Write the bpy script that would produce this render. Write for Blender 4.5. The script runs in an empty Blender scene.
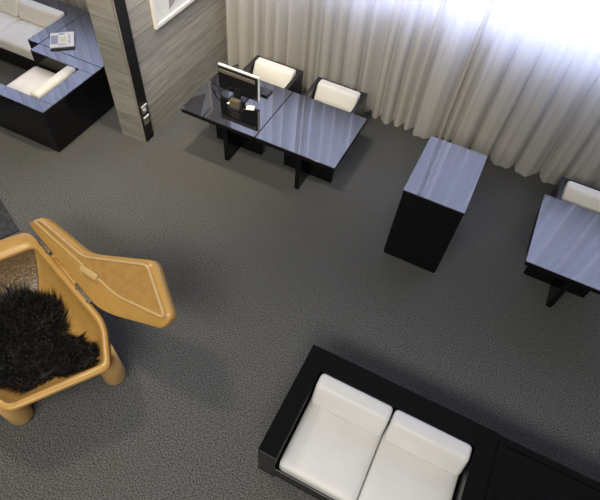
import bpy, bmesh, math, random
from mathutils import Vector, Matrix
random.seed(7)
S = bpy.context.scene
COL = S.collection
PI = math.pi

# ------------------------------------------------------------------ materials
def new_mat(name):
    m = bpy.data.materials.new(name); m.use_nodes = True
    nt = m.node_tree
    b = nt.nodes['Principled BSDF']
    return m, nt, b

def mat(name, col, rough=.5, ior=1.5, metal=0, noise=0, nscale=30, bump=0, bscale=80, coat=0):
    m, nt, b = new_mat(name)
    b.inputs['Base Color'].default_value = (*col, 1)
    b.inputs['Roughness'].default_value = rough
    b.inputs['IOR'].default_value = ior
    b.inputs['Metallic'].default_value = metal
    b.inputs['Coat Weight'].default_value = coat
    tc = nt.nodes.new('ShaderNodeTexCoord')
    if noise:
        n = nt.nodes.new('ShaderNodeTexNoise'); n.inputs['Scale'].default_value = nscale; n.inputs['Detail'].default_value = 4
        r = nt.nodes.new('ShaderNodeValToRGB')
        r.color_ramp.elements[0].position = .3; r.color_ramp.elements[1].position = .7
        r.color_ramp.elements[0].color = (*[c * (1 - noise) for c in col], 1)
        r.color_ramp.elements[1].color = (*[min(1, c * (1 + noise)) for c in col], 1)
        nt.links.new(tc.outputs['Object'], n.inputs['Vector']); nt.links.new(n.outputs['Fac'], r.inputs['Fac'])
        nt.links.new(r.outputs['Color'], b.inputs['Base Color'])
    if bump:
        n = nt.nodes.new('ShaderNodeTexNoise'); n.inputs['Scale'].default_value = bscale; n.inputs['Detail'].default_value = 3
        bp = nt.nodes.new('ShaderNodeBump'); bp.inputs['Strength'].default_value = bump; bp.inputs['Distance'].default_value = .01
        nt.links.new(tc.outputs['Object'], n.inputs['Vector']); nt.links.new(n.outputs['Fac'], bp.inputs['Height'])
        nt.links.new(bp.outputs['Normal'], b.inputs['Normal'])
    return m

M = {}
M['lacquer'] = mat('black_lacquer', (.005, .005, .006), .18, 1.4)
M['glass_top'] = mat('black_glass_top', (.006, .006, .008), .03, 2.12)
M['satin'] = mat('black_satin_wood', (.006, .006, .0065), .25, 1.3)
M['chair_black'] = mat('black_chair_shell', (.012, .012, .014), .25, 1.6)
M['leather'] = mat('white_leather', (.80, .775, .70), .5, 1.45, noise=.03, nscale=6, bump=.15, bscale=14)
M['leather_sofa'] = mat('white_sofa_leather', (.71, .705, .69), .45, 1.45, noise=.03, nscale=5, bump=.12, bscale=9)
M['ochre'] = mat('ochre_moulded_shell', (.51, .295, .08), .30, 1.5, noise=.06, nscale=9, bump=.12, bscale=45)
M['ochre_in'] = mat('ochre_hammered_shell', (.42, .245, .075), .22, 1.5, noise=.10, nscale=14, bump=.5, bscale=38)
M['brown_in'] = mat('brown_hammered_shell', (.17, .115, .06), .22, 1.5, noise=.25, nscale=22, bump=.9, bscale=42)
M['ochre_line'] = mat('pale_ochre', (.60, .42, .19), .22, 1.5, noise=.05, nscale=20)  # paler ochre for the lid ridge and latch
M['ochre_leg'] = mat('ochre_leg', (.56, .34, .13), .38, 1.5, noise=.08, nscale=20)
M['fur'] = mat('black_fur', (.006, .0055, .005), .5, 1.35)
M['steel'] = mat('brushed_steel', (.62, .62, .60), .3, 1.5, metal=1)
M['white_plastic'] = mat('white_plastic', (.85, .85, .82), .35)
M['silver_plastic'] = mat('silver_plastic', (.80, .80, .78), .25, 1.5)
M['black_plastic'] = mat('black_plastic', (.010, .010, .011), .30)
M['taupe'] = mat('taupe_gloss', (.16, .14, .11), .25)
M['brown'] = mat('brown_card', (.13, .105, .07), .5)
M['grey_key'] = mat('grey_keys', (.045, .048, .06), .45)
M['screen'] = mat('dark_screen', (.01, .01, .012), .1)
M['paper'] = mat('white_paper', (.88, .87, .80), .6)
M['paper_grey'] = mat('printed_grey_photo', (.36, .36, .42), .5, noise=.4, nscale=60)
M['paper_yellow'] = mat('printed_yellow_block', (.80, .78, .36), .5)
M['ink'] = mat('printed_grey_lines', (.35, .34, .34), .6)
M['frame_cream'] = mat('cream_frame', (.84, .81, .72), .4)
M['art_pale'] = mat('pale_print', (.76, .77, .73), .6, noise=.06, nscale=6)
M['art_grey'] = mat('grey_print_shape', (.33, .31, .29), .6, noise=.08, nscale=8)
M['trim'] = mat('pale_metal_edge', (.55, .50, .42), .35, metal=.6)
M['strip'] = mat('black_end_strip', (.008, .008, .008), .5, 1.4)
M['plaster'] = mat('grey_plaster', (.40, .38, .35), .8)
M['mat'] = mat('dark_ribbed_mat', (.032, .034, .035), .8, noise=.6, nscale=25, bump=.4, bscale=60)

def carpet():
    m, nt, b = new_mat('speckled_carpet')
    tc = nt.nodes.new('ShaderNodeTexCoord')
    n = nt.nodes.new('ShaderNodeTexNoise'); n.inputs['Scale'].default_value = 88; n.inputs['Detail'].default_value = 4; n.inputs['Roughness'].default_value = .8
    r = nt.nodes.new('ShaderNodeValToRGB')
    e = r.color_ramp.elements
    e[0].position = .42; e[0].color = (.020, .020, .021, 1)
    e[1].position = .58; e[1].color = (.192, .192, .182, 1)
    nt.links.new(tc.outputs['Object'], n.inputs['Vector']); nt.links.new(n.outputs['Fac'], r.inputs['Fac'])
    nt.links.new(r.outputs['Color'], b.inputs['Base Color'])
    bp = nt.nodes.new('ShaderNodeBump'); bp.inputs['Strength'].default_value = .3; bp.inputs['Distance'].default_value = .01
    nt.links.new(n.outputs['Fac'], bp.inputs['Height']); nt.links.new(bp.outputs['Normal'], b.inputs['Normal'])
    b.inputs['Roughness'].default_value = .95; b.inputs['Specular IOR Level'].default_value = .1
    return m
M['carpet'] = carpet()

def planks():
    m, nt, b = new_mat('grey_oak_planks')
    N = nt.nodes.new; L = nt.links.new
    tc = N('ShaderNodeTexCoord'); sp = N('ShaderNodeSeparateXYZ'); L(tc.outputs['Object'], sp.inputs[0])
    ad = N('ShaderNodeMath'); ad.operation = 'ADD'; L(sp.outputs['X'], ad.inputs[0]); L(sp.outputs['Y'], ad.inputs[1])
    # plank index
    zz = N('ShaderNodeMath'); zz.operation = 'ADD'; zz.inputs[1].default_value = .235; L(sp.outputs['Z'], zz.inputs[0])
    dv = N('ShaderNodeMath'); dv.operation = 'DIVIDE'; dv.inputs[1].default_value = .31; L(zz.outputs[0], dv.inputs[0])
    fl = N('ShaderNodeMath'); fl.operation = 'FLOOR'; L(dv.outputs[0], fl.inputs[0])
    fr = N('ShaderNodeMath'); fr.operation = 'FRACT'; L(dv.outputs[0], fr.inputs[0])
    cb = N('ShaderNodeCombineXYZ')
    sh = N('ShaderNodeMath'); sh.operation = 'MULTIPLY'; sh.inputs[1].default_value = 7.3; L(fl.outputs[0], sh.inputs[0])
    a2 = N('ShaderNodeMath'); a2.operation = 'ADD'; L(ad.outputs[0], a2.inputs[0]); L(sh.outputs[0], a2.inputs[1])
    L(a2.outputs[0], cb.inputs[0]); 
    zs = N('ShaderNodeMath'); zs.operation = 'MULTIPLY'; zs.inputs[1].default_value = 9; L(sp.outputs['Z'], zs.inputs[0]); L(zs.outputs[0], cb.inputs[1])
    n = N('ShaderNodeTexNoise'); n.inputs['Scale'].default_value = 2.2; n.inputs['Detail'].default_value = 8; n.inputs['Roughness'].default_value = .62; n.inputs['Distortion'].default_value = .6
    L(cb.outputs[0], n.inputs['Vector'])
    r = N('ShaderNodeValToRGB'); e = r.color_ramp.elements
    e[0].position = .28; e[0].color = (.25, .24, .208, 1); e[1].position = .72; e[1].color = (.44, .42, .37, 1)
    L(n.outputs['Fac'], r.inputs['Fac'])
    wn = N('ShaderNodeTexWhiteNoise'); wn.noise_dimensions = '1D'; L(fl.outputs[0], wn.inputs['W'])
    mr = N('ShaderNodeMapRange'); mr.inputs['To Min'].default_value = .86; mr.inputs['To Max'].default_value = 1.1; L(wn.outputs['Value'], mr.inputs['Value'])
    mx = N('ShaderNodeMix'); mx.data_type = 'RGBA'; mx.blend_type = 'MULTIPLY'; mx.inputs['Factor'].default_value = 1
    L(r.outputs['Color'], mx.inputs[6]); L(mr.outputs[0], mx.inputs[7])
    # seam
    lt = N('ShaderNodeMath'); lt.operation = 'LESS_THAN'; lt.inputs[1].default_value = .02; L(fr.outputs[0], lt.inputs[0])
    m2 = N('ShaderNodeMix'); m2.data_type = 'RGBA'; L(lt.outputs[0], m2.inputs['Factor']); L(mx.outputs[2], m2.inputs[6]); m2.inputs[7].default_value = (.12, .105, .085, 1)
    L(m2.outputs[2], b.inputs['Base Color'])
    bp = N('ShaderNodeBump'); bp.inputs['Strength'].default_value = .25; bp.inputs['Distance'].default_value = .01
    L(n.outputs['Fac'], bp.inputs['Height']); L(bp.outputs['Normal'], b.inputs['Normal'])
    b.inputs['Roughness'].default_value = .6
    return m
M['planks'] = planks()

def curtain_mat():
    m = bpy.data.materials.new('sheer_curtain_cloth'); m.use_nodes = True
    nt = m.node_tree; nt.nodes.clear(); N = nt.nodes.new; L = nt.links.new
    out = N('ShaderNodeOutputMaterial'); mx = N('ShaderNodeMixShader'); mx.inputs[0].default_value = .42
    d = N('ShaderNodeBsdfDiffuse'); t = N('ShaderNodeBsdfTranslucent')
    tc = N('ShaderNodeTexCoord'); mp = N('ShaderNodeMapping'); mp.inputs['Scale'].default_value = (90, 90, 30)
    n = N('ShaderNodeTexNoise'); n.inputs['Scale'].default_value = 1; n.inputs['Detail'].default_value = 3
    L(tc.outputs['Object'], mp.inputs[0]); L(mp.outputs[0], n.inputs['Vector'])
    r = N('ShaderNodeValToRGB'); r.color_ramp.elements[0].color = (.66, .63, .57, 1); r.color_ramp.elements[1].color = (.76, .73, .67, 1)
    r.color_ramp.elements[0].position = .3; r.color_ramp.elements[1].position = .7
    L(n.outputs['Fac'], r.inputs['Fac']); L(r.outputs['Color'], d.inputs['Color'])
    t.inputs['Color'].default_value = (.62, .60, .56, 1)
    L(d.outputs[0], mx.inputs[1]); L(t.outputs[0], mx.inputs[2]); L(mx.outputs[0], out.inputs['Surface'])
    return m
M['curtain'] = curtain_mat()

# ------------------------------------------------------------------ helpers
def link(name, bm, m, parent=None, smooth=False, recalc=True):
    if recalc: bmesh.ops.recalc_face_normals(bm, faces=bm.faces[:])
    me = bpy.data.meshes.new(name); bm.to_mesh(me); bm.free()
    for k in (m if isinstance(m, list) else [m]): me.materials.append(M[k])
    o = bpy.data.objects.new(name, me); COL.objects.link(o)
    if parent is not None: o.parent = parent
    if smooth:
        for p in me.polygons: p.use_smooth = True
    return o

def box(bm, x0, x1, y0, y1, z0, z1, bev=.004, seg=2, mi=0):
    t = bmesh.new()
    bmesh.ops.create_cube(t, size=1)
    for v in t.verts:
        v.co = Vector(((x0 + x1) / 2 + v.co.x * (x1 - x0), (y0 + y1) / 2 + v.co.y * (y1 - y0), (z0 + z1) / 2 + v.co.z * (z1 - z0)))
    if bev: bmesh.ops.bevel(t, geom=t.edges[:], offset=bev, segments=seg, profile=.5, affect='EDGES')
    for f in t.faces: f.material_index = mi
    me = bpy.data.meshes.new('tmp'); t.to_mesh(me); t.free(); bm.from_mesh(me); bpy.data.meshes.remove(me)
    return bm

def prism(bm, pts, axis, a0, a1, bev=0, seg=3):
    """pts: 2-D profile; axis 'x': pts are (y,z); 'y': (x,z); 'z': (x,y)"""
    t = bmesh.new()
    def P(p, a): return {'x': (a, p[0], p[1]), 'y': (p[0], a, p[1]), 'z': (p[0], p[1], a)}[axis]
    lo = [t.verts.new(P(p, a0)) for p in pts]; hi = [t.verts.new(P(p, a1)) for p in pts]
    t.faces.new(lo[::-1]); t.faces.new(hi)
    for i in range(len(pts)):
        j = (i + 1) % len(pts); t.faces.new((lo[i], lo[j], hi[j], hi[i]))
    bmesh.ops.recalc_face_normals(t, faces=t.faces[:])
    if bev: bmesh.ops.bevel(t, geom=t.edges[:], offset=bev, segments=seg, profile=.5, affect='EDGES')
    me = bpy.data.meshes.new('tmp'); t.to_mesh(me); t.free(); bm.from_mesh(me); bpy.data.meshes.remove(me)
    return bm

def cushion(x0, x1, y0, y1, z0, z1, r=.035, crown=.02):
    """soft upholstered block: rounded edges and a slightly domed top"""
    bm = bmesh.new(); bmesh.ops.create_cube(bm, size=2)
    bmesh.ops.subdivide_edges(bm, edges=bm.edges[:], cuts=9, use_grid_fill=True)
    hx, hy, hz = (x1 - x0) / 2, (y1 - y0) / 2, (z1 - z0) / 2
    for v in bm.verts:
        u = Vector((math.copysign(abs(v.co.x) ** .6, v.co.x), math.copysign(abs(v.co.y) ** .6, v.co.y), math.copysign(abs(v.co.z) ** .6, v.co.z)))
        p = Vector((u.x * hx, u.y * hy, u.z * hz))
        c = Vector((max(-hx + r, min(hx - r, p.x)), max(-hy + r, min(hy - r, p.y)), max(-hz + r, min(hz - r, p.z))))
        d = p - c
        if d.length > 1e-9: p = c + d.normalized() * min(d.length, r)
        if p.z > 0: p.z += crown * (1 - (p.x / hx) ** 2) * (1 - (p.y / hy) ** 2)
        v.co = p + Vector(((x0 + x1) / 2, (y0 + y1) / 2, (z0 + z1) / 2))
    return bm

def tube(bm, pts, r, seg=10, caps=True):
    rings = []
    n = len(pts)
    for i, p in enumerate(pts):
        p = Vector(p)
        a = Vector(pts[max(0, i - 1)]); b = Vector(pts[min(n - 1, i + 1)])
        d = (b - a).normalized()
        up = Vector((0, 0, 1)) if abs(d.z) < .95 else Vector((1, 0, 0))
        s = d.cross(up).normalized(); t = s.cross(d).normalized()
        rr = r[i] if isinstance(r, (list, tuple)) else r
        rings.append([bm.verts.new(p + (s * math.cos(2 * PI * k / seg) + t * math.sin(2 * PI * k / seg)) * rr) for k in range(seg)])
    for a, b in zip(rings, rings[1:]):
        for k in range(seg): bm.faces.new((a[k], a[(k + 1) % seg], b[(k + 1) % seg], b[k]))
    if caps: bm.faces.new(rings[0][::-1]); bm.faces.new(rings[-1])
    return bm

def thing(name, label, cat, loc=(0, 0, 0), rz=0, group=None):
    o = bpy.data.objects.new(name, None); COL.objects.link(o)
    o.location = loc; o.rotation_euler = (0, 0, rz); o.empty_display_size = .1
    return tag(o, label, cat, group)

def tag(o, label, cat, group=None):
    o['label'] = label; o['category'] = cat
    if group: o['group'] = group
    return o

def struct(name, bm, m, parent=None):
    o = link(name, bm, m, parent); o['kind'] = 'structure'; return o

def dup(root, loc, label):
    r = root.copy(); COL.objects.link(r); r.location = loc; r['label'] = label
    for ch in list(root.children):
        c = ch.copy(); COL.objects.link(c); c.parent = r
        for g in list(ch.children):
            d = g.copy(); COL.objects.link(d); d.parent = c
    return r

# ------------------------------------------------------------------ setting
struct('floor', box(bmesh.new(), -12, 5, -3, 7, -.1, 0, 0), 'carpet')
WX0, WX1, WY0, WH = -4.1145, -3.756, 3.736, 4.4
WXM = -3.80                                    # the planked face sits back behind the proud end post
struct('wall_left', box(box(bmesh.new(), WX0, WXM, WY0 + .17, 6.015, 0, WH, 0), WX0, WX1, WY0, WY0 + .178, 0, WH, .002, 1), 'planks')
struct('trim_1', box(bmesh.new(), WX1 - .01, WX1 + .008, WY0 + .016, WY0 + .175, .0, WH, .001, 1), 'strip')
struct('trim_2', box(bmesh.new(), WX1 - .012, WX1 + .01, WY0 - .004, WY0 + .014, 0, WH, .002, 1), 'trim')
# outside wall with its long window, behind the curtains
SILL = 1.64
bm = bmesh.new()
box(bm, -12, 5, 6.02, 6.2, 0, SILL, 0); box(bm, -12, 5, 6.02, 6.2, 4.55, 5.4, 0); box(bm, 3.6, 5, 6.02, 6.2, SILL, 4.55, 0)
struct('wall_back', bm, 'plaster')
bm = bmesh.new()
for x in (-10.5, -9, -7.5, -6, -4.1, -2.3, -.8, .7, 2.2, 3.57): box(bm, x - .03, x + .03, 6.1, 6.18, SILL, 4.55, 0)
box(bm, -12, 3.6, 6.1, 6.18, SILL, SILL + .05, 0); box(bm, -12, 3.6, 6.1, 6.18, 4.5, 4.55, 0)
struct('window_1', bm, 'silver_plastic')

# curtains: rounded folds with sharp creases between them
def curtain(name, bounds, z1=4.75, seed=1):
    rnd = random.Random(seed)
    cols = []                                   # (x, depth, fold amplitude index)
    xs = []
    for a, b in zip(bounds, bounds[1:]):
        w = b - a; amp = min(.24, .08 + w * .5) * rnd.uniform(.75, 1.1)
        pw = rnd.uniform(1.5, 2.4) if w < .25 else rnd.uniform(3.5, 5); amp = amp if w < .25 else rnd.uniform(.17, .21); skew = rnd.uniform(-.16, .16)
        n = max(8, int(w / .016))
        for i in range(n):
            t = i / n
            s = t + skew * math.sin(PI * t)
            prof = 1 - abs(2 * s - 1) ** pw
            xs.append((a + w * .5 + w * (t - .5) * (1 + .2 * prof), amp * (1 - abs(2 * s - 1) ** pw) + .05 * w * math.sin(t * 2 * PI * (1.5 if w < .25 else 2.5) + a * 9) * math.sin(PI * t)))
    xs.append((bounds[-1], 0))
    zs = [.015, .03, .06, .15, .3, .5, .75, 1, 1.3, 1.6, 1.9, 2.2, 2.6, 3, 3.5, 4, z1]
    bm = bmesh.new(); rows = []
    for z in zs:
        row = []
        for x, d in xs:
            k = 1 - .25 * (z / z1)
            dx = .03 * math.sin(z * 1.1 + x * 1.7) * min(1, z)
            hem = .012 * math.sin(x * 21 + 1) if z < .02 else 0
            row.append(bm.verts.new((x + dx * .6, 5.87 - d * k, z + hem + .006)))
        rows.append(row)
    for a, b in zip(rows, rows[1:]):
        for i in range(len(xs) - 1): bm.faces.new((a[i], a[i + 1], b[i + 1], b[i]))
    return link(name, bm, 'curtain', smooth=True)
rn = random.Random(11)
b = [-3.775]
while b[-1] < -1.62: b.append(b[-1] + rn.choice((.09, .12, .14, .18, .22, .26)))
b = [x for x in b if x < -1.55] + [-1.43, -1.29, -1.09, -.93, -.78, -.44, -.36, -.24, .03, .30, .64, .97, 1.24, 1.6, 1.9, 2.25, 2.6, 2.9, 3.2, 3.55]
tag(curtain('curtain', b), 'floor-length pale grey pleated curtain glowing in front of the window', 'curtain')
b = [-11.5]
while b[-1] < -4.4: b.append(b[-1] + rn.choice((.2, .24, .3, .34)))
b.append(-4.17)
tag(curtain('curtain', b, seed=5), 'pleated curtain beyond the plank wall, seen only mirrored in the lounge tops', 'curtain')

# sockets on the black strip
def socket(z, label, kind):
    t = thing('wall_socket', label, 'socket', (WX1 + .008, 3.838, z), 0, 'sockets on the black wall end')
    link('plate', box(bmesh.new(), 0, .008, -.055, .045, -.06, .06, .002), 'steel', t)
    link('lip', box(bmesh.new(), .0085, .02, -.055, .045, .045, .06, .002), 'white_plastic', t)
    if kind:
        bm = bmesh.new(); bmesh.ops.create_cone(bm, cap_ends=True, segments=20, radius1=.026, radius2=.024, depth=.008, matrix=Matrix.Translation((.011, -.005, -.005)) @ Matrix.Rotation(PI / 2, 4, 'Y'))
        link('outlet', bm, 'white_plastic', t)
    else:
        link('outlet', box(bmesh.new(), .007, .012, -.035, .025, -.035, .03, .002), 'taupe', t)
    return t
socket(.483, 'upper steel wall socket with a round outlet on the black strip', 1)
socket(.319, 'lower steel wall socket with a square insert, nearest the floor', 0)

# picture on the plank wall
t = thing('picture', 'pale framed abstract print hanging on the grey plank wall', 'picture', (WXM, 4.33, 1.262))
bm = bmesh.new(); w, hh = .98, .72
box(bm, .0, .035, 0, w, 0, .045, .003); box(bm, .0, .035, 0, w, hh - .045, hh, .003)
box(bm, .0, .035, 0, .045, .045, hh - .045, .003); box(bm, .0, .035, w - .045, w, .045, hh - .045, .003)
link('frame', bm, 'frame_cream', t)
bm = bmesh.new()
bm.faces.new([bm.verts.new(p) for p in ((.018, .04, .04), (.018, w - .04, .04), (.018, w - .04, hh - .04), (.018, .04, hh - .04))])
f = bm.faces.new([bm.verts.new(p) for p in ((.019, .30, .10), (.019, .86, .34), (.019, .66, .62), (.019, .36, .56))]); f.material_index = 1
link('print', bm, ['art_pale', 'art_grey'], t, recalc=False)

# ------------------------------------------------------------------ square desks on cross bases
def make_desk(w, d, label):
    t = thing('square_desk', label, 'desk', (0, 0, 0), 0, 'square black desks on cross bases')
    link('desktop', box(bmesh.new(), -w / 2, w / 2, -d / 2, d / 2, .705, .72, .003), 'glass_top', t)
    link('apron', box(bmesh.new(), -w / 2 + .004, w / 2 - .004, -d / 2 + .004, d / 2 - .004, .66, .704, .003), 'satin', t)
    link('cross_panel', box(bmesh.new(), -.335, .335, -.03, .03, 0, .659, .004), 'satin', t)
    link('cross_panel', box(bmesh.new(), -.03, .03, -.335, .335, 0, .659, .004), 'satin', t)
    return t
d1 = make_desk(.984, .962, 'black mirror-topped square desk carrying the monitor, beside the plank wall')
d1.location = (-2.69, 4.321, 0)
dup(d1, (-1.697, 4.321, 0), 'empty black mirror-topped square desk joined to the monitor desk')
d3 = dup(d1, (1.447, 4.129, 0), 'black mirror-topped square desk cut off at the right edge')
for c in d3.children:
    if c.name.startswith(('desktop', 'apron')): c.scale = (1.045, 1.055, 1)

# chairs behind the desks (origin at seat centre on the floor)
def make_chair(label):
    t = thing('armchair', label, 'chair', (0, 0, 0), 0, 'black box armchairs with white back cushions behind the desks')
    for s in (-1, 1):
        link('arm', box(bmesh.new(), min(s * .345, s * .295), max(s * .345, s * .295), -.31, .34, 0, .655, .004), 'chair_black', t)
    link('back_panel', box(bmesh.new(), -.294, .294, .285, .34, .05, .655, .004), 'chair_black', t)
    link('seat_base', box(bmesh.new(), -.294, .294, -.28, .284, .05, .28, .004), 'chair_black', t)
    link('seat_cushion', cushion(-.285, .285, -.29, .27, .282, .42), 'leather', t, True)
    bm = prism(bmesh.new(), [(.278, .43), (.278, .70), (.15, .70), (.02, .43)], 'x', -.28, .28, .035, 4)
    link('back_cushion', bm, 'leather', t, True)
    return t
c1 = make_chair('black armchair with white cushion behind the monitor, nearest the plank wall')
c1.location = (-2.655, 5.0, 0)
dup(c1, (-1.745, 5.0, 0), 'black armchair with white cushion behind the empty desk half')
dup(c1, (1.425, 4.76, 0), 'black armchair with white cushion at the right edge, against the curtain')

# monitor seen from behind
t = thing('monitor', 'black flat monitor with silver rim on the desk, seen from behind', 'monitor', (-2.69, 4.33, .72))
bm = bmesh.new(); box(bm, -.265, .28, .0, .03, .065, .395, .008)
link('screen_housing', bm, 'silver_plastic', t)
link('back_shell', box(bmesh.new(), -.257, .268, -.012, .002, .073, .378, .006), 'black_plastic', t)
link('vent_ridge', box(bmesh.new(), -.245, .24, -.026, -.010, .305, .35, .006), 'taupe', t)
link('screen', box(bmesh.new(), -.245, .245, .029, .032, .095, .375, 0), 'screen', t)
bm = prism(bmesh.new(), [(-.02, .02), (.012, .16), (-.014, .16), (-.045, .02)], 'x', -.045, .045, .004, 1)
link('stand_neck', bm, 'black_plastic', t)
link('stand_foot', box(bmesh.new(), -.10, .10, -.05, .08, 0, .02, .006), 'black_plastic', t)
bm = bmesh.new()
pts = []
ctrl = [(-.07, -.03, .16), (-.16, -.06, .11), (-.27, -.06, .04), (-.36, .0, .012), (-.42, .07, .012), (-.44, .13, .02), (-.40, .16, .07), (-.33, .12, .13), (-.2, .02, .17)]
for i in range(len(ctrl) - 1):
    p0, p1, p2, p3 = [Vector(ctrl[max(0, min(len(ctrl) - 1, i + k))]) for k in (-1, 0, 1, 2)]
    for s in range(6):
        u = s / 6
        pts.append(.5 * ((2 * p1) + (-p0 + p2) * u + (2 * p0 - 5 * p1 + 4 * p2 - p3) * u * u + (-p0 + 3 * p1 - 3 * p2 + p3) * u ** 3))
tube(bm, pts, .006, 8); link('cable', bm, 'black_plastic', t, True)

# keyboard on the chair side
t = thing('keyboard', 'grey computer keyboard lying behind the monitor on the desk', 'keyboard', (-2.62, 4.60, .72))
link('tray', box(bmesh.new(), -.215, .215, -.075, .075, 0, .018, .004), 'black_plastic', t)
bm = bmesh.new()
for i in range(14):
    for j in range(5): box(bm, -.205 + i * .0294, -.205 + i * .0294 + .025, -.066 + j * .027, -.066 + j * .027 + .023, .018, .025, 0)
link('keys', bm, 'grey_key', t)

# card box and white cards in front of the monitor
t = thing('card_holder', 'small brown card holder on a black tray in front of the monitor', 'holder', (-2.63, 4.17, .72), .05)
link('tray', box(bmesh.new(), -.10, .10, -.05, .035, 0, .016, .003), 'black_plastic', t)
link('box', box(bmesh.new(), -.065, .055, -.035, .025, .017, .12, .004), 'brown', t)
link('edge_strip', box(bmesh.new(), -.07, .05, -.054, -.049, .010, .018, 0), 'steel', t)
o = link('white_card', prism(bmesh.new(), [(-.045, 0), (.035, 0), (.035, .004), (-.045, .004)], 'x', -.05, .05), 'paper'); o.location = (-2.49, 4.265, .7205); o.rotation_euler = (0, 0, .35)
tag(o, 'white card lying on the desk right of the brown card holder', 'card', 'white cards by the card holder')
o = link('white_card', prism(bmesh.new(), [(-.03, 0), (.03, 0), (.03, .004), (-.03, .004)], 'x', -.02, .02), 'paper'); o.location = (-2.745, 4.215, .7205); o.rotation_euler = (0, 0, -.3)
tag(o, 'small white card lying on the desk left of the brown card holder', 'card', 'white cards by the card holder')

# loop of cable hanging under the desk edge
bm = bmesh.new(); pts = [(-2.86 + .035 * math.sin(a), 3.99, .53 + .12 * math.cos(a)) for a in [i * 2 * PI / 20 for i in range(20)]]
pts = [(-2.86, 3.99, .659)] + pts + [(-2.86, 3.99, .65)]
tube(bm, pts, .004, 6); tag(link('hanging_cable', bm, 'black_plastic', None, True), 'thin loop of cable hanging below the monitor desk', 'cable')

# ------------------------------------------------------------------ tall pedestal cabinet
t = thing('pedestal_cabinet', 'tall black pedestal cabinet with mirror top standing alone by the curtain', 'cabinet', (-.092, 4.05, 0))
w, d, hh = .622, .909, 1.0386
link('body', box(bmesh.new(), -w / 2 + .004, w / 2 - .004, -d / 2 + .004, d / 2 - .004, .03, hh - .02, .004), 'satin', t)
link('plinth', box(bmesh.new(), -w / 2 + .012, w / 2 - .012, -d / 2 + .012, d / 2 - .012, 0, .029, .002), 'satin', t)
link('top', box(bmesh.new(), -w / 2, w / 2, -d / 2, d / 2, hh - .019, hh, .003), 'glass_top', t)

# ------------------------------------------------------------------ modular lounge furniture
def back_cushion_bm(x0, x1, yb, depth_top, depth_low, z0, z1):
    """leaning loose back cushion; yb = rear plane, faces -Y"""
    return prism(bmesh.new(), [(yb, z0), (yb, z1), (yb - depth_top - .035, z1), (yb - depth_low, z0)], 'x', x0, x1, .038, 5)

def lounge(name, label, cat, x0, x1, y0, y1, h, arm, back, ncush, top, seat_z=.40, leather='leather_sofa', toplevel_rot=None, right_arm=True):
    """black box seat facing -Y, local coordinates from its front left corner"""
    W, D = x1 - x0, y1 - y0
    t = thing(name, label, cat, (x0, y0, 0))
    tt = .018
    def slab(nm, a, b, c, d_):
        o = link(nm, box(bmesh.new(), a, b, c, d_, 0, h - tt, .003), 'lacquer', t)
        link('top_strip', box(bmesh.new(), a, b, c, d_, h - tt + .0005, h, .003), top, o)
        return o
    slab('arm', 0, arm - .001, 0, D); slab('arm', W - arm + .001, W, 0, D)
    slab('back_panel', arm, W - arm, D - back, D)
    link('base', box(bmesh.new(), arm + .001, W - arm - .001, .02, D - back - .001, .06, .24, .003), 'lacquer', t)
    link('front_rail', box(bmesh.new(), arm, W - arm, 0, .019, .05, .27, .003), 'lacquer', t)
    cw = (W - 2 * arm - .02) / ncush
    for i in range(ncush):
        a = arm + .01 + i * cw
        link('seat_cushion', cushion(a + .003, a + cw - .003, .012, D - back - .06, .241 if False else .245, seat_z, .04, .018), leather, t, True)
    for i in range(ncush):
        a = arm + .01 + i * cw
        link('back_cushion', back_cushion_bm(a + .008, a + cw - .008, D - back - .012, .10, .235, seat_z + .012, h + .035), leather, t, True)
    return t

# sofa in the foreground
lounge('two_seat_sofa', 'white two-seat sofa in a flat black box frame in the foreground', 'sofa', -.531, 1.128, .931, 1.926, .572, .158, .19, 2, 'satin')

# low table joined to it on the right
t = thing('low_table', 'low black table with a glossy inset top right of the foreground sofa', 'table', (1.134, .92, 0))
W, D, h = 1.0, 1.0, .565
link('body', box(bmesh.new(), .012, W - .012, .012, D - .012, .03, h - .03, .003), 'lacquer', t)
link('rim', box(bmesh.new(), 0, .06, 0, D, h - .05, h, .003), 'satin', t)
link('rim', box(bmesh.new(), .061, .5, D - .06, D, h - .05, h, .003), 'satin', t)
link('rim', box(bmesh.new(), .502, W, D - .06, D, h - .05, h, .003), 'satin', t)
link('rim', box(bmesh.new(), W - .06, W, 0, D - .061, h - .05, h, .003), 'satin', t)
link('rim', box(bmesh.new(), .061, W - .061, 0, .06, h - .05, h, .003), 'satin', t)
link('inset_top', box(bmesh.new(), .063, W - .063, .063, D - .063, h - .029, h - .012, .002), 'lacquer', t)

# lounge behind the plank wall
H2 = .616
lounge('sofa', 'long white sofa in a black mirror-topped frame at the upper left', 'sofa', -8.2, -5.585, 4.09, 5.05, H2, .185, .2, 3, 'glass_top', seat_z=.42, leather='leather')
ch = lounge('lounge_chair', 'white lounge chair in a black mirror-topped box, backing onto the aisle', 'chair', 0, 1.03, 0, 1.012, H2, .165, .215, 1, 'glass_top', seat_z=.42, leather='leather')
ch.rotation_euler = (0, 0, -PI / 2); ch.location = (-4.56 - 1.012, 3.062 + 1.03, 0)
t = thing('corner_table', 'square black mirror-topped corner table between sofa and lounge chair', 'table', (-5.575, 4.098, 0))
link('body', box(bmesh.new(), .003, 1.01, .003, .95, 0, H2 - .019, .003), 'lacquer', t)
link('top', box(bmesh.new(), .0, 1.013, 0, .953, H2 - .018, H2, .003), 'glass_top', t)

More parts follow.
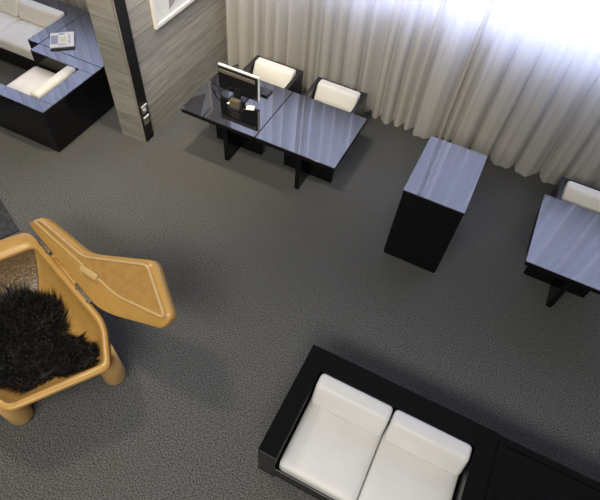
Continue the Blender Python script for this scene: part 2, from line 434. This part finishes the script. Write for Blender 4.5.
# magazines
o = link('magazine', box(bmesh.new(), -.15, .15, -.17, .17, 0, .016, .002), 'black_plastic'); o.location = (-5.34, 4.275, H2 + .0005); o.rotation_euler = (0, 0, .72)
tag(o, 'dark magazine lying underneath the pale one on the corner table', 'magazine', 'magazines on the corner table')
bm = box(bmesh.new(), -.15, .15, -.17, .17, 0, .014, .002)
def patch(x0, x1, y0, y1, mi):
    f = bm.faces.new([bm.verts.new(p) for p in ((x0, y0, .0146), (x1, y0, .0146), (x1, y1, .0146), (x0, y1, .0146))]); f.material_index = mi
patch(-.142, -.05, -.10, .10, 1); patch(-.03, .05, -.05, .06, 2)
for i in range(7): patch(.08, .10, -.11 + i * .033, -.09 + i * .033, 3)
for i in range(3): patch(-.05, .05, -.14 + i * .018, -.132 + i * .018, 3)
patch(-.05, .03, .115, .145, 3)
o = link('magazine', bm, ['paper', 'paper_grey', 'paper_yellow', 'ink'], None, recalc=False); o.location = (-5.355, 4.29, H2 + .0175); o.rotation_euler = (0, 0, .72)
tag(o, 'pale magazine with grey photo and yellow block topping the corner table', 'magazine', 'magazines on the corner table')

# dark mat at the far left
bm = bmesh.new(); P = Vector((-4.08, 1.895)); e = Vector((-.492, .231)).normalized(); g = Vector((-e.y, e.x))
if g.y > 0: g = -g
prism(bm, [tuple(P), tuple(P + e * 2.4), tuple(P + e * 2.4 + g * 1.1), tuple(P + g * 1.1)], 'z', .001, .014)
tag(link('floor_mat', bm, 'mat'), 'dark slate-grey floor mat on the carpet beside the ochre chest', 'mat')

# ------------------------------------------------------------------ ochre chest with its lid open
def fillet(poly, r, seg=5):
    out = []; n = len(poly)
    for i in range(n):
        p, a, b = Vector(poly[i][:2]), Vector(poly[i - 1][:2]), Vector(poly[(i + 1) % n][:2])
        rr = r[i] if isinstance(r, (list, tuple)) else r
        da, db = (a - p), (b - p)
        k = min(rr, da.length * .45, db.length * .45)
        s, e_ = p + da.normalized() * k, p + db.normalized() * k
        for j in range(seg + 1):
            u = j / seg
            out.append((1 - u) ** 2 * s + 2 * u * (1 - u) * p + u * u * e_)
    return out

CH = Vector((-2.95, .93))
outer = [(-3.49, 1.70), (-2.205, 1.262), (-1.90, .935), (-2.36, .285), (-3.40, .30), (-4.0, .92)]
inner = [(-3.31, 1.575), (-2.23, 1.205), (-1.985, .945), (-2.395, .342), (-3.36, .36), (-3.70, .92)]
RO = fillet(outer, [.10, .14, .07, .07, .12, .12]); RI = fillet(inner, [.07, .11, .05, .05, .12, .12])
def in_ring(x, y, k):
    r_ = False; P_ = [(p - CH) * k + CH for p in RI]
    for i in range(len(P_)):
        a, b_ = P_[i], P_[i - 1]
        if (a.y > y) != (b_.y > y) and x < (b_.x - a.x) * (y - a.y) / (b_.y - a.y) + a.x: r_ = not r_
    return r_
def bowl(x, y):
    a, b_ = .3, 1.05
    for _ in range(9):
        m_ = (a + b_) / 2
        if in_ring(x, y, m_): b_ = m_
        else: a = m_
    T = [(.54, .242), (.66, .264), (.77, .332), (.90, .452), (1.0, .577)]
    if b_ > .97: return b_, .60
    for (k0, z0), (k1, z1) in zip(T, T[1:]):
        if b_ <= k1: return b_, z0 + (z1 - z0) * max(0, b_ - k0) / (k1 - k0)
    return b_, .6
t = thing('lidded_chest', 'ochre moulded chest on stub legs with its lid swung open', 'chest', (CH.x, CH.y, 0))
bm = bmesh.new()
def ring(P, z, s=1.0, off=0.0):
    r = []
    for p in P:
        q = (p - CH) * s
        if off: q = q + q.normalized() * off
        r.append(bm.verts.new((q.x, q.y, z)))
    return r
rings = [ring(RO, .17, .50), ring(RO, .185, .60), ring(RO, .26, .73), ring(RO, .40, .87), ring(RO, .54, .975), ring(RO, .575, 1.0), ring(RO, .592, 1.0, -.006), ring(RO, .60, 1.0, -.02),
         ring(RI, .60, 1.0, .012), ring(RI, .594, 1.0, .003), ring(RI, .575, 1.0), ring(RI, .45, .90), ring(RI, .33, .77), ring(RI, .262, .66), ring(RI, .24, .54)]
for ri, (a, b_) in enumerate(zip(rings, rings[1:])):
    for i in range(len(a)):
        f = bm.faces.new((a[i], a[(i + 1) % len(a)], b_[(i + 1) % len(a)], b_[i]))
        if ri >= 10 and (i >= 30 or i < 3): f.material_index = 1        # darker brown, hammered faces on the inner end wall
bm.faces.new(rings[0][::-1]); bm.faces.new(rings[-1])
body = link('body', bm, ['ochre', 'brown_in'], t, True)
for lx, ly, lt in ((-2.09, 1.03, .40), (-2.57, .37, .40), (-3.42, .52, .28), (-3.40, 1.42, .30)):
    bm = bmesh.new(); x, y = lx - CH.x, ly - CH.y
    k = -.0
    tube(bm, [(x, y, 0), (x, y, .012), (x, y, .03), (x, y, .07), (x, y, .15), (x, y, lt)], [.07, .088, .096, .10, .10, .095], 24)
    for v in bm.verts:
        if v.co.z > lt - .01: v.co.z = bowl(v.co.x + CH.x, v.co.y + CH.y)[1] - .05
    link('leg', bm, 'ochre_leg', t, True)

# the lid leans back on its hinges
A = Vector((-3.306, 1.655, .6)); hd = Vector((.94159, -.33675, 0)); nd = Vector((.33675, .94159, 0))
th = math.radians(42); qd = nd * math.cos(th) + Vector((0, 0, math.sin(th))); Nd = hd.cross(qd).normalized()
if Nd.z < 0: Nd = -Nd
def L3(a, b, c=0): return A + hd * a + qd * b + Nd * c - Vector((CH.x, CH.y, 0))
lo = [(-.235, .02), (-.13, .185), (.0, .215), (.60, .30), (1.245, .725), (1.70, .50), (1.68, .36), (1.195, .088), (.99, .01)]
li = [(-.145, .112), (-.085, .165), (.01, .185), (.60, .262), (1.235, .665), (1.635, .475), (1.63, .446), (1.145, .262), (.90, .236)]
LO = fillet(lo, [.03, .05, .05, .12, .07, .05, .05, .12, .12], 4); LI = fillet(li, [.02, .03, .03, .08, .05, .015, .015, .10, .10], 4)
bm = bmesh.new()
def lring(P, c, Q=None, u=0):
    r = []
    for i, p in enumerate(P):
        q = p if Q is None else p.lerp(Q[i], u)
        r.append(bm.verts.new(L3(q.x, q.y, c)))
    return r
rings = [lring(LO, -.075, LI, .3), lring(LO, -.06, LI, .06), lring(LO, -.03), lring(LO, .0, LI, .0), lring(LO, .012, LI, .12), lring(LO, .018, LI, .55), lring(LO, .04, LI, .9)]
for a, b_ in zip(rings, rings[1:]):
    for i in range(len(a)): bm.faces.new((a[i], a[(i + 1) % len(a)], b_[(i + 1) % len(a)], b_[i]))
bm.faces.new(rings[0][::-1]); bm.faces.new(rings[-1])
bmesh.ops.triangulate(bm, faces=[f for f in bm.faces if len(f.verts) > 4])
lid = link('lid', bm, 'ochre', t, True)
mod = lid.modifiers.new('e', 'EDGE_SPLIT'); mod.split_angle = math.radians(40)
# raised ridge following the inner outline, and the hammered panel inside it
bm = bmesh.new()
pts = [L3(p.x, p.y, .040) for p in LI]
n = len(pts); rr = []
for i, p in enumerate(pts):
    d = (pts[(i + 1) % n] - pts[i - 1]).normalized(); s = d.cross(Nd).normalized()
    rr.append([bm.verts.new(p + (s * math.cos(k * PI / 3) + Nd * math.sin(k * PI / 3)) * .014) for k in range(6)])
for i in range(n):
    a, b_ = rr[i], rr[(i + 1) % n]
    for k in range(6): bm.faces.new((a[k], a[(k + 1) % 6], b_[(k + 1) % 6], b_[k]))
link('ridge', bm, 'ochre_line', lid, True)
bm = bmesh.new()
f = bm.faces.new([bm.verts.new(L3(p.x, p.y, .0425)) for p in LI]); bmesh.ops.triangulate(bm, faces=[f])
link('panel', bm, 'ochre_in', lid)
# latch plate on the ridge
bm = bmesh.new(); box(bm, -.115, .115, -.03, .03, -.012, .03, .012, 3)
c = L3(.77, .215, .045); R = Matrix((hd * .96 + qd * .25, qd * .96 - hd * .25, Nd)).transposed()
for v in bm.verts: v.co = R @ v.co + c
link('latch', bm, 'ochre_line', lid, True)
# hinges between body and lid
for u0, u1, m in ((.02, .20, 'taupe'), (.24, .66, 'ochre'), (.68, .92, 'taupe')):
    bm = bmesh.new(); a = A + hd * u0 - Vector((CH.x, CH.y, 0)); c = A + hd * u1 - Vector((CH.x, CH.y, 0))
    tube(bm, [a + Vector((0, 0, .0)) - nd * .002, c - nd * .002], .017, 10)
    for w_ in (u0 + .03, u1 - .03):
        p = A + hd * w_ - Vector((CH.x, CH.y, 0))
        tube(bm, [p - nd * .03, p + nd * .045 + Vector((0, 0, .02))], .012, 8)
    link('hinge', bm, m, t, True)

# black fur pelt in the chest
fo = [(-3.42, 1.05), (-3.27, 1.26), (-3.02, 1.31), (-2.93, 1.32), (-2.76, 1.24), (-2.62, 1.08), (-2.48, 1.14), (-2.38, 1.09), (-2.27, 1.09), (-2.10, 1.00), (-2.14, .88), (-2.28, .76), (-2.42, .72), (-2.50, .52), (-2.70, .44), (-2.98, .45), (-3.30, .70)]
FO = [Vector(p) * .99 + Vector((-2.72, .88)) * .01 for p in fo]
def inside(x, y):
    r = False; n = len(FO)
    for i in range(n):
        a, b_ = FO[i], FO[i - 1]
        if (a.y > y) != (b_.y > y) and x < (b_.x - a.x) * (y - a.y) / (b_.y - a.y) + a.x: r = not r
    return r
def edged(x, y):
    p = Vector((x, y)); m_ = 9
    for i in range(len(FO)):
        a, b_ = FO[i - 1], FO[i]; d = b_ - a; u = max(0, min(1, (p - a).dot(d) / d.length_squared)); m_ = min(m_, (a + d * u - p).length)
    return m_
def fz(x, y):
    e_ = edged(x, y)
    g1 = math.exp(-(((x + 2.93) / .33) ** 2 + ((y - 1.08) / .2) ** 2)); 
    s = (x + 2.62) * .55 + (y - .80) * -.83; g2 = math.exp(-((s / .14) ** 2))
    g3 = math.exp(-(((x + 2.25) / .18) ** 2 + ((y - .98) / .14) ** 2))
    return max(.25, bowl(x, y)[1] * .9 + .035) + min(1, e_ / .09) ** .6 * .6 * (.07 + .07 * g1 + .06 * g2 + .07 * g3) + .012 * math.sin(x * 23) * math.sin(y * 19)
bm = bmesh.new(); st = .035; grid = {}
for i in range(40):
    for j in range(28):
        x, y = -3.40 + i * st, .42 + j * st
        if inside(x, y) and edged(x, y) > .008: grid[i, j] = bm.verts.new((x, y, fz(x, y)))
for (i, j) in list(grid):
    if all(k in grid for k in ((i + 1, j), (i + 1, j + 1), (i, j + 1))): bm.faces.new([grid[k] for k in ((i, j), (i + 1, j), (i + 1, j + 1), (i, j + 1))])
rf = random.Random(3); cnt = 0
while cnt < 8500:
    x, y = rf.uniform(-3.40, -2.05), rf.uniform(.42, 1.36)
    if not inside(x, y): continue
    cnt += 1
    e_ = edged(x, y); z = fz(x, y)
    swirl = math.sin(x * 6.1 + 1.3 * math.sin(y * 7)) * 1.5 + math.cos(y * 5.3 + x * 2) * 1.3
    d = Vector((math.cos(swirl) * .6, math.sin(swirl) * .6, .5)) + Vector((rf.gauss(0, .35), rf.gauss(0, .35), rf.uniform(-.1, .3)))
    if e_ < .06:
        o_ = Vector((x - CH.x - .25, y - .93, 0)).normalized(); d = d * .6 + o_ * .9
    d.normalize(); ln = rf.uniform(.05, .12) * (rf.uniform(.5, 1.2) if e_ < .04 else 1)
    sd = d.cross(Vector((rf.gauss(0, 1), rf.gauss(0, 1), rf.gauss(0, 1)))).normalized() * .0032
    p0 = Vector((x, y, z - .01)); p1 = p0 + d * ln * .55; p2 = p0 + d * ln + Vector((0, 0, -.35 * ln))
    v = [bm.verts.new(q) for q in (p0 - sd, p0 + sd, p1 + sd * .8, p1 - sd * .8, p2)]
    bm.faces.new(v[:4]); bm.faces.new((v[3], v[2], v[4]))
for v in bm.verts:
    k, z = bowl(v.co.x, v.co.y)
    if k > .965:
        v.co.x = CH.x + (v.co.x - CH.x) * .955 / k; v.co.y = CH.y + (v.co.y - CH.y) * .955 / k
        k, z = bowl(v.co.x, v.co.y)
    v.co.z = max(v.co.z, z + .014) if len(v.link_faces) > 2 else max(v.co.z, z + .010) + .0
tag(link('fur_pelt', bm, 'fur', None, False, False), 'shaggy black fur pelt lying inside the open ochre chest', 'fur')

# ------------------------------------------------------------------ light
def area(name, loc, rot, sx, sy, power, col):
    l = bpy.data.lights.new(name, 'AREA'); l.shape = 'RECTANGLE'; l.size = sx; l.size_y = sy; l.energy = power; l.color = col
    o = bpy.data.objects.new(name, l); COL.objects.link(o); o.location = loc; o.rotation_euler = rot; return o
def spot(name, loc, target, power, col, ang=70, blend=.7, rad=.08):
    l = bpy.data.lights.new(name, 'SPOT'); l.energy = power; l.color = col; l.spot_size = math.radians(ang); l.spot_blend = blend; l.shadow_soft_size = rad
    o = bpy.data.objects.new(name, l); COL.objects.link(o); o.location = loc
    o.rotation_euler = (Vector(target) - Vector(loc)).to_track_quat('-Z', 'Y').to_euler(); return o
area('window_daylight', (-4.2, 6.22, 3.08), (-PI / 2, 0, 0), 15.5, 2.9, 1900, (.50, .59, 1.0))
WARM = (1.0, .86, .66)
spot('ceiling_spot', (-2.7, 3.7, 5.4), (-3.85, 4.1, 1.6), 620, WARM, 66, .9, .15)
spot('ceiling_spot', (-4.9, 2.3, 5.8), (-2.7, .8, 0), 480, WARM, 60, .9, .35)
spot('ceiling_spot', (-4.8, 1.8, 5.6), (-5.9, 4.0, 0), 260, WARM, 70, .8, .15)
spot('ceiling_spot', (.6, -2.2, 5.6), (.35, 1.5, .3), 120, (1, .98, .95), 45, .9, .6)
spot('ceiling_spot', (-1.4, .9, 5.9), (-2.4, 5.6, .9), 760, (1.0, .91, .76), 55, .9, .3)
area('added_fill_panel', (-.6, -2.9, 6.2), (.45, 0, 0), 5, 1.6, 400, (1, .95, .87))  # soft fill lamp added behind the camera, out of the mirror tops' view
w = bpy.data.worlds.new('World'); S.world = w; w.use_nodes = True
w.node_tree.nodes['Background'].inputs['Color'].default_value = (1, .97, .92, 1); w.node_tree.nodes['Background'].inputs['Strength'].default_value = .10

# ------------------------------------------------------------------ camera
yaw, pit, roll, F, Hc = -.3726, .9335, .1084, 508.24, 4.6
f = Vector((math.sin(yaw) * math.cos(pit), math.cos(yaw) * math.cos(pit), -math.sin(pit)))
r = Vector((math.cos(yaw), -math.sin(yaw), 0)); u = r.cross(f)
r2 = r * math.cos(roll) + u * math.sin(roll); u2 = -r * math.sin(roll) + u * math.cos(roll)
cam = bpy.data.cameras.new('camera'); co = bpy.data.objects.new('camera', cam); COL.objects.link(co)
mw = Matrix((r2, u2, -f)).transposed().to_4x4(); mw.translation = (0, 0, Hc); co.matrix_world = mw
cam.sensor_fit = 'HORIZONTAL'; cam.sensor_width = 36; cam.lens = F / 600 * 36; cam.clip_start = .05
S.camera = co
S.view_settings.view_transform = 'Standard'; S.view_settings.look = 'None'; S.view_settings.gamma = 1; S.view_settings.exposure = 0
S.cycles.use_denoising = True
S.cycles.max_bounces = 8
